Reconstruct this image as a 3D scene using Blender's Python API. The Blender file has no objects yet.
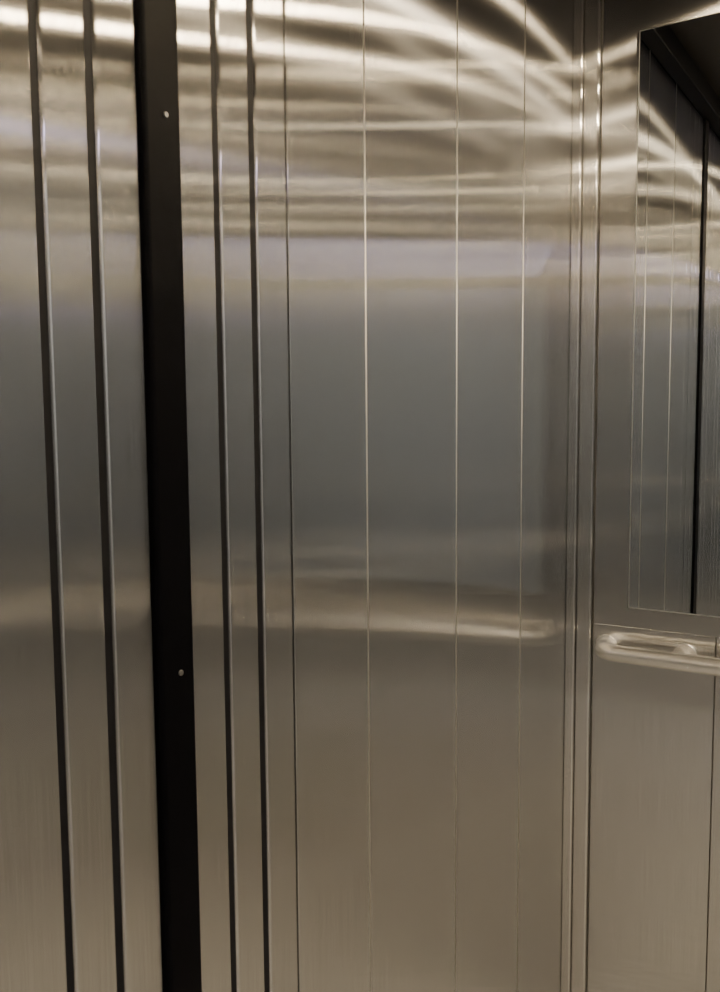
import bpy, bmesh, math
from mathutils import Vector, Matrix
D=bpy.data
XL=-0.64; XR=0.96; YB=1.96; YF=-0.55; ZC=2.50
def link(o,parent=None):
    bpy.context.scene.collection.objects.link(o)
    if parent: o.parent=parent
    return o
def nodes(name):
    m=D.materials.new(name); m.use_nodes=True
    nt=m.node_tree; return m,nt,nt.nodes['Principled BSDF']
def simple(name,col,rough=.5,metal=0.,noise=0.,spec=.5):
    m,nt,b=nodes(name)
    b.inputs['Roughness'].default_value=rough; b.inputs['Metallic'].default_value=metal
    b.inputs['Specular IOR Level'].default_value=spec
    n=nt.nodes.new('ShaderNodeTexNoise'); n.inputs['Scale'].default_value=60
    r=nt.nodes.new('ShaderNodeValToRGB')
    r.color_ramp.elements[0].position=.3; r.color_ramp.elements[1].position=.7
    r.color_ramp.elements[0].color=[c*(1-noise) for c in col]+[1]
    r.color_ramp.elements[1].color=[min(1,c*(1+noise)) for c in col]+[1]
    tc=nt.nodes.new('ShaderNodeTexCoord')
    nt.links.new(tc.outputs['Object'],n.inputs['Vector'])
    nt.links.new(n.outputs['Fac'],r.inputs['Fac']); nt.links.new(r.outputs['Color'],b.inputs['Base Color'])
    return m
def brushed(name,col,ax=.20,ay=.0035,wave=.0016,wscale=1.5):
    """vertical hairline stainless: wide horizontal lobe (ax), tight vertical lobe (ay)"""
    m,nt,b=nodes(name); N=nt.nodes; L=nt.links
    N.remove(b)
    gl=N.new('ShaderNodeBsdfAnisotropic'); gl.distribution='GGX'
    gl.inputs['Roughness'].default_value=(ax*ay)**.25
    gl.inputs['Anisotropy'].default_value=-(1-math.sqrt(ay/ax))
    L.new(gl.outputs[0],N['Material Output'].inputs['Surface'])
    geo=N.new('ShaderNodeNewGeometry')
    cr=N.new('ShaderNodeVectorMath'); cr.operation='CROSS_PRODUCT'; cr.inputs[0].default_value=(0,0,1)
    L.new(geo.outputs['Normal'],cr.inputs[1]); L.new(cr.outputs[0],gl.inputs['Tangent'])
    tc=N.new('ShaderNodeTexCoord')
    mp=N.new('ShaderNodeMapping'); mp.inputs['Scale'].default_value=(500,500,6)
    L.new(tc.outputs['Object'],mp.inputs['Vector'])
    g=N.new('ShaderNodeTexNoise'); g.inputs['Scale'].default_value=1; g.inputs['Detail'].default_value=2
    L.new(mp.outputs[0],g.inputs['Vector'])
    mr=N.new('ShaderNodeMapRange'); mr.inputs['To Min'].default_value=.83; mr.inputs['To Max'].default_value=1.17
    L.new(g.outputs['Fac'],mr.inputs['Value'])
    mx=N.new('ShaderNodeVectorMath'); mx.operation='SCALE'; mx.inputs[0].default_value=col
    L.new(mr.outputs[0],mx.inputs['Scale']); L.new(mx.outputs[0],gl.inputs['Color'])
    oi=N.new('ShaderNodeObjectInfo')
    ad=N.new('ShaderNodeVectorMath'); ad.operation='ADD'
    sc=N.new('ShaderNodeVectorMath'); sc.operation='SCALE'; sc.inputs[0].default_value=(.5,.7,.12); 
    L.new(oi.outputs['Random'],sc.inputs['Scale'])
    L.new(tc.outputs['Object'],ad.inputs[0]); L.new(sc.outputs[0],ad.inputs[1])
    w=N.new('ShaderNodeTexNoise'); w.inputs['Scale'].default_value=wscale; w.inputs['Detail'].default_value=.6
    L.new(ad.outputs[0],w.inputs['Vector'])
    bp=N.new('ShaderNodeBump'); bp.inputs['Distance'].default_value=wave; bp.inputs['Strength'].default_value=1
    L.new(w.outputs['Fac'],bp.inputs['Height']); L.new(bp.outputs[0],gl.inputs['Normal'])
    return m
def emit(name,col,s):
    m,nt,b=nodes(name)
    b.inputs['Base Color'].default_value=(*col,1)
    b.inputs['Emission Color'].default_value=(*col,1); b.inputs['Emission Strength'].default_value=s
    return m
STEEL=brushed('brushed_stainless',(.72,.715,.70))
STEEL_SL=brushed('brushed_stainless_door',(.70,.695,.68),wave=.0012)
STEEL_TR=brushed('trim_stainless',(.80,.79,.77),ax=.18,wave=.0005)
POL=simple('polished_rail_steel',(.98,.97,.95),.27,1,.01)
BACK=simple('joint_backing_steel',(.58,.56,.52),.4,1,.05)
RUB=simple('black_rubber',(.006,.006,.008),.5,0,.2,.2)
BLK=simple('black_seal_plastic',(.002,.002,.003),.4,0,.2,.06)
MIR=simple('mirror_silver',(.95,.97,.97),.0,1,.0)
MED=simple('mirror_polished_edge',(.9,.9,.9),.3,1,.0)
CEIL=simple('dark_ceiling_laminate',(.022,.018,.015),.35,0,.2)
FLO=simple('granite_floor',(.29,.285,.28),.4,0,.4)
LOB=simple('lobby_paint',(.60,.60,.60),.7,0,.04)
SCREW=simple('screw_steel',(.25,.25,.25),.45,1,.05)
WARM=emit('warm_lamp',(1,.80,.53),760)
WARM2=emit('warm_lamp_centre',(1,.81,.56),1000)
WARM3=emit('warm_lamp_small',(1,.79,.50),620)
COOL=emit('lavender_glow',(.62,.58,1.0),4.2)  # glow for the added strip that tints the steel reflections
COOLP=emit('lobby_fill_glow',(1,.99,.96),17)  # glow for the added fill panel outside the cab

def box(name,x0,x1,y0,y1,z0,z1,mat,bev=0,parent=None,seg=3):
    me=D.meshes.new(name); bm=bmesh.new()
    bmesh.ops.create_cube(bm,size=1)
    for v in bm.verts:
        v.co=Vector((x0 if v.co.x<0 else x1, y0 if v.co.y<0 else y1, z0 if v.co.z<0 else z1))
    if bev: bmesh.ops.bevel(bm,geom=bm.edges[:],offset=bev,segments=seg,affect='EDGES',profile=.5)
    bm.to_mesh(me); bm.free(); me.materials.append(mat)
    o=D.objects.new(name,me); link(o,parent)
    if bev:
        for p in me.polygons: p.use_smooth=True
        md=o.modifiers.new('wn','WEIGHTED_NORMAL'); md.keep_sharp=False
    return o
def cyl(name,c,axis,r,h,mat,parent=None,bev=0,seg=40):
    me=D.meshes.new(name); bm=bmesh.new()
    bmesh.ops.create_cone(bm,cap_ends=True,segments=seg,radius1=r,radius2=r,depth=h)
    if bev:
        es=[e for e in bm.edges if len(e.link_faces)==2 and any(len(f.verts)>4 for f in e.link_faces)]
        bmesh.ops.bevel(bm,geom=es,offset=bev,segments=3,affect='EDGES',profile=.5)
    rot=Vector((0,0,1)).rotation_difference(Vector(axis)).to_matrix().to_4x4()
    bmesh.ops.transform(bm,matrix=Matrix.Translation(c)@rot,verts=bm.verts)
    bm.to_mesh(me); bm.free(); me.materials.append(mat)
    for p in me.polygons: p.use_smooth=len(p.vertices)==4
    return link(D.objects.new(name,me),parent)
def tube(name,pts,r,mat,parent=None):
    cu=D.curves.new(name,'CURVE'); cu.dimensions='3D'; cu.bevel_depth=r; cu.bevel_resolution=8; cu.use_fill_caps=True
    s=cu.splines.new('POLY'); s.points.add(len(pts)-1)
    for p,q in zip(s.points,pts): p.co=(*q,1)
    s.use_smooth=True
    o=D.objects.new(name,cu); cu.materials.append(mat)
    return link(o,parent)

floor=box('floor',XL-.1,XR+.1,YF-.1,YB+.1,-.06,0,FLO)
ceiling=box('ceiling',XL-.1,XR+.1,YF-.1,YB+.1,ZC,ZC+.06,CEIL)
box('ceiling_cove_a',XL,XL+.045,YF,YB,ZC-.065,ZC,BLK,.004,ceiling)
box('ceiling_cove_c',XL+.045,XR,YF,YF+.045,ZC-.065,ZC,BLK,.004,ceiling)

wl=box('wall_left',XL-.06,XL-.013,.883,YB,0,ZC,BACK)
ed=[.883,1.064,1.359,1.661,1.953]
for i in range(4):
    g=.0012
    box('panel_%d'%(i+1),XL-.013,XL,ed[i]+g,ed[i+1]-g,.0,ZC,STEEL,.0012,wl,2)
    if i: cyl('joint_bead_%d'%i,(XL-.0006,ed[i],ZC/2),(0,0,1),.0015,ZC-.002,BACK,wl,0,16)

door=D.objects.new('door_1',None); link(door)
box('door_leaf_core',XL-.06,XL-.014,YF,.883,0,ZC,RUB,0,door)
slats=[(.823,.8815),(.760,.812),(.6935,.750),(.5874,.640),(.526,.5776),(.39,.5176)]
y=.382
while y>YF+.06:
    slats.append((y-.052,y)); y-=.0605
slats.append((YF,y))
for i,(a,b) in enumerate(slats):
    box('slat_%d'%(i+1),XL-.014,XL,a,b,0,ZC,STEEL_SL,.0035,door,4)
for i,(a,b) in enumerate([(.812,.823),(.750,.760),(.5776,.5874),(.5176,.526),(.382,.390)]):
    box('rubber_joint_%d'%(i+1),XL-.014,XL-.003,a,b,0,ZC,RUB,0,door)
box('meeting_seal',XL-.014,XL+.008,.641,.692,0,ZC,BLK,.005,door,4)
for i,z in enumerate((1.748,1.184,.62,2.3)):
    cyl('seal_screw_%d'%(i+1),(XL+.0085,.669,z),(1,0,0),.0030,.003,SCREW,door,.0008,20)

post=box('trim_1',XL,XL+.022,YB-.016,YB+.02,0,ZC,STEEL_TR,.004,None,4)
box('post_face',XL+.0225,XL+.057,YB-.008,YB+.02,0,ZC,STEEL_TR,.005,post,5)
box('post_return',XL-.012,XL+.004,YB-.004,YB+.02,0,ZC,STEEL_TR,.002,post)

wb=box('wall_back',XL,XR+.1,YB+.013,YB+.06,0,ZC,BACK)
xs=[XL+.060,-.316,.16,.65,XR]
for i in range(4):
    box('back_panel_%d'%(i+1),xs[i]+.0012,xs[i+1]-.0012,YB,YB+.013,0,.975,STEEL,.0012,wb,2)
box('back_field',xs[0]+.0012,XR,YB,YB+.013,.975,ZC,STEEL,.0012,wb,2)
# mirror hung a touch out of parallel
P=Vector((-.500,YB-.003,0)); TR=Matrix.Translation(P)@Matrix.Rotation(math.radians(-.8),4,'Z')@Matrix.Translation(-P)
mir=box('wall_mirror',-.500,.80,YB-.006,YB+.010,1.02,2.25,MED,.0008)
mg=box('mirror_glass',-.498,.798,YB-.0065,YB-.0055,1.022,2.248,MIR,0,mir)
for o in (mir,mg): o.data.transform(TR)

wr=D.objects.new('wall_right',None); link(wr)
box('right_panel_a',XR,XR+.05,YF,-.30,0,ZC,STEEL,0,wr)
box('right_panel_b',XR,XR+.05,.62,YB,0,ZC,STEEL,0,wr)
box('right_header',XR,XR+.05,-.30,.62,2.10,ZC,STEEL,0,wr)
glow_strip=box('lavender_glow_strip',XR-.02,XR,-.30,.9,2.165,2.19,COOL,.003)  # unseen glowing strip, added to give the lavender band on the left wall
wf=box('wall_front',XL,XR,YF-.05,YF,0,ZC,STEEL)
box('lobby_floor',XR+.1,XR+2,YF-1,YB,-.06,0,FLO)
box('wall_lobby',XR+2,XR+2.1,YF-1,YB,0,2.8,LOB)
box('lobby_ceiling',XR+.1,XR+2,YF-1,YB,2.8,2.9,LOB)
box('wall_lobby_side',XR+.1,XR+2,YF-1.1,YF-1,0,2.8,LOB)
box('wall_lobby_end',XR+.1,XR+2,YB,YB+.1,0,2.8,LOB)
box('lobby_fill_panel',XR+.7,XR+1.3,-.6,.9,2.77,2.8,COOLP,.004)  # added glowing panel, unseen; fills the cab through the right-hand opening

def rail(name,p0,p1,nrm,brs):
    e=D.objects.new(name,None); link(e)
    p0=Vector(p0);p1=Vector(p1);n=Vector(nrm);u=(p1-p0).normalized()
    off=.060;R=.034;pts=[]
    pts.append(p0)
    for k in range(0,17):
        a=k/16*math.pi/2
        pts.append(p0+n*(off-R)+u*(R-R*math.cos(a))+n*(R*math.sin(a)))
    for k in range(0,17):
        a=math.pi/2-k/16*math.pi/2
        pts.append(p1+n*(off-R)-u*(R-R*math.cos(a))+n*(R*math.sin(a)))
    pts.append(p1)
    tube('rail_tube',pts,.019,POL,e)
    for i,t in enumerate(brs):
        q=p0+u*t
        cyl('bracket_rose_%d'%i,q+n*.004,n,.026,.008,POL,e,.002)
        tube('bracket_arm_%d'%i,[q+n*.006,q+n*.03,q+n*.05],.009,POL,e)
    for q in (p0,p1): cyl('end_rose',q+n*.003,n,.025,.006,POL,e,.0015)
    return e
rail('handrail',(-.547,YB,.928),(.82,YB,.928),(0,-1,0),[.17,.70,1.22])
rail('handrail',(XR,1.84,.928),(XR,.72,.928),(-1,0,0),[.2,.92])

for i,(x,yy) in enumerate([(.02,.15),(.68,.15),(.36,1.06),(.02,1.52),(.36,1.66),(.70,1.60)]):
    d=D.objects.new('recessed_downlight',None); link(d)
    r=.034 if i<3 else .026
    cyl('bezel',(x,yy,ZC-.004),(0,0,1),r+.016,.008,SCREW,d,.002)
    cyl('lamp_lens',(x,yy,ZC-.0095),(0,0,1),r,.004,WARM2 if i==2 else (WARM if i<2 else WARM3),d)

w=D.worlds.new('world'); bpy.context.scene.world=w; w.use_nodes=True
w.node_tree.nodes['Background'].inputs[0].default_value=(.05,.05,.055,1)

cam=D.cameras.new('camera'); co=D.objects.new('camera',cam); link(co)
cam.sensor_fit='VERTICAL'; cam.sensor_height=36; cam.lens=880/992*36; cam.clip_start=.02
co.location=(0,0,1.45)
M=Matrix.Rotation(math.radians(31.5),4,'Z')@Matrix.Rotation(math.radians(90-5.2),4,'X')@Matrix.Rotation(math.radians(-.47),4,'Z')
co.rotation_euler=M.to_euler()
bpy.context.scene.camera=co
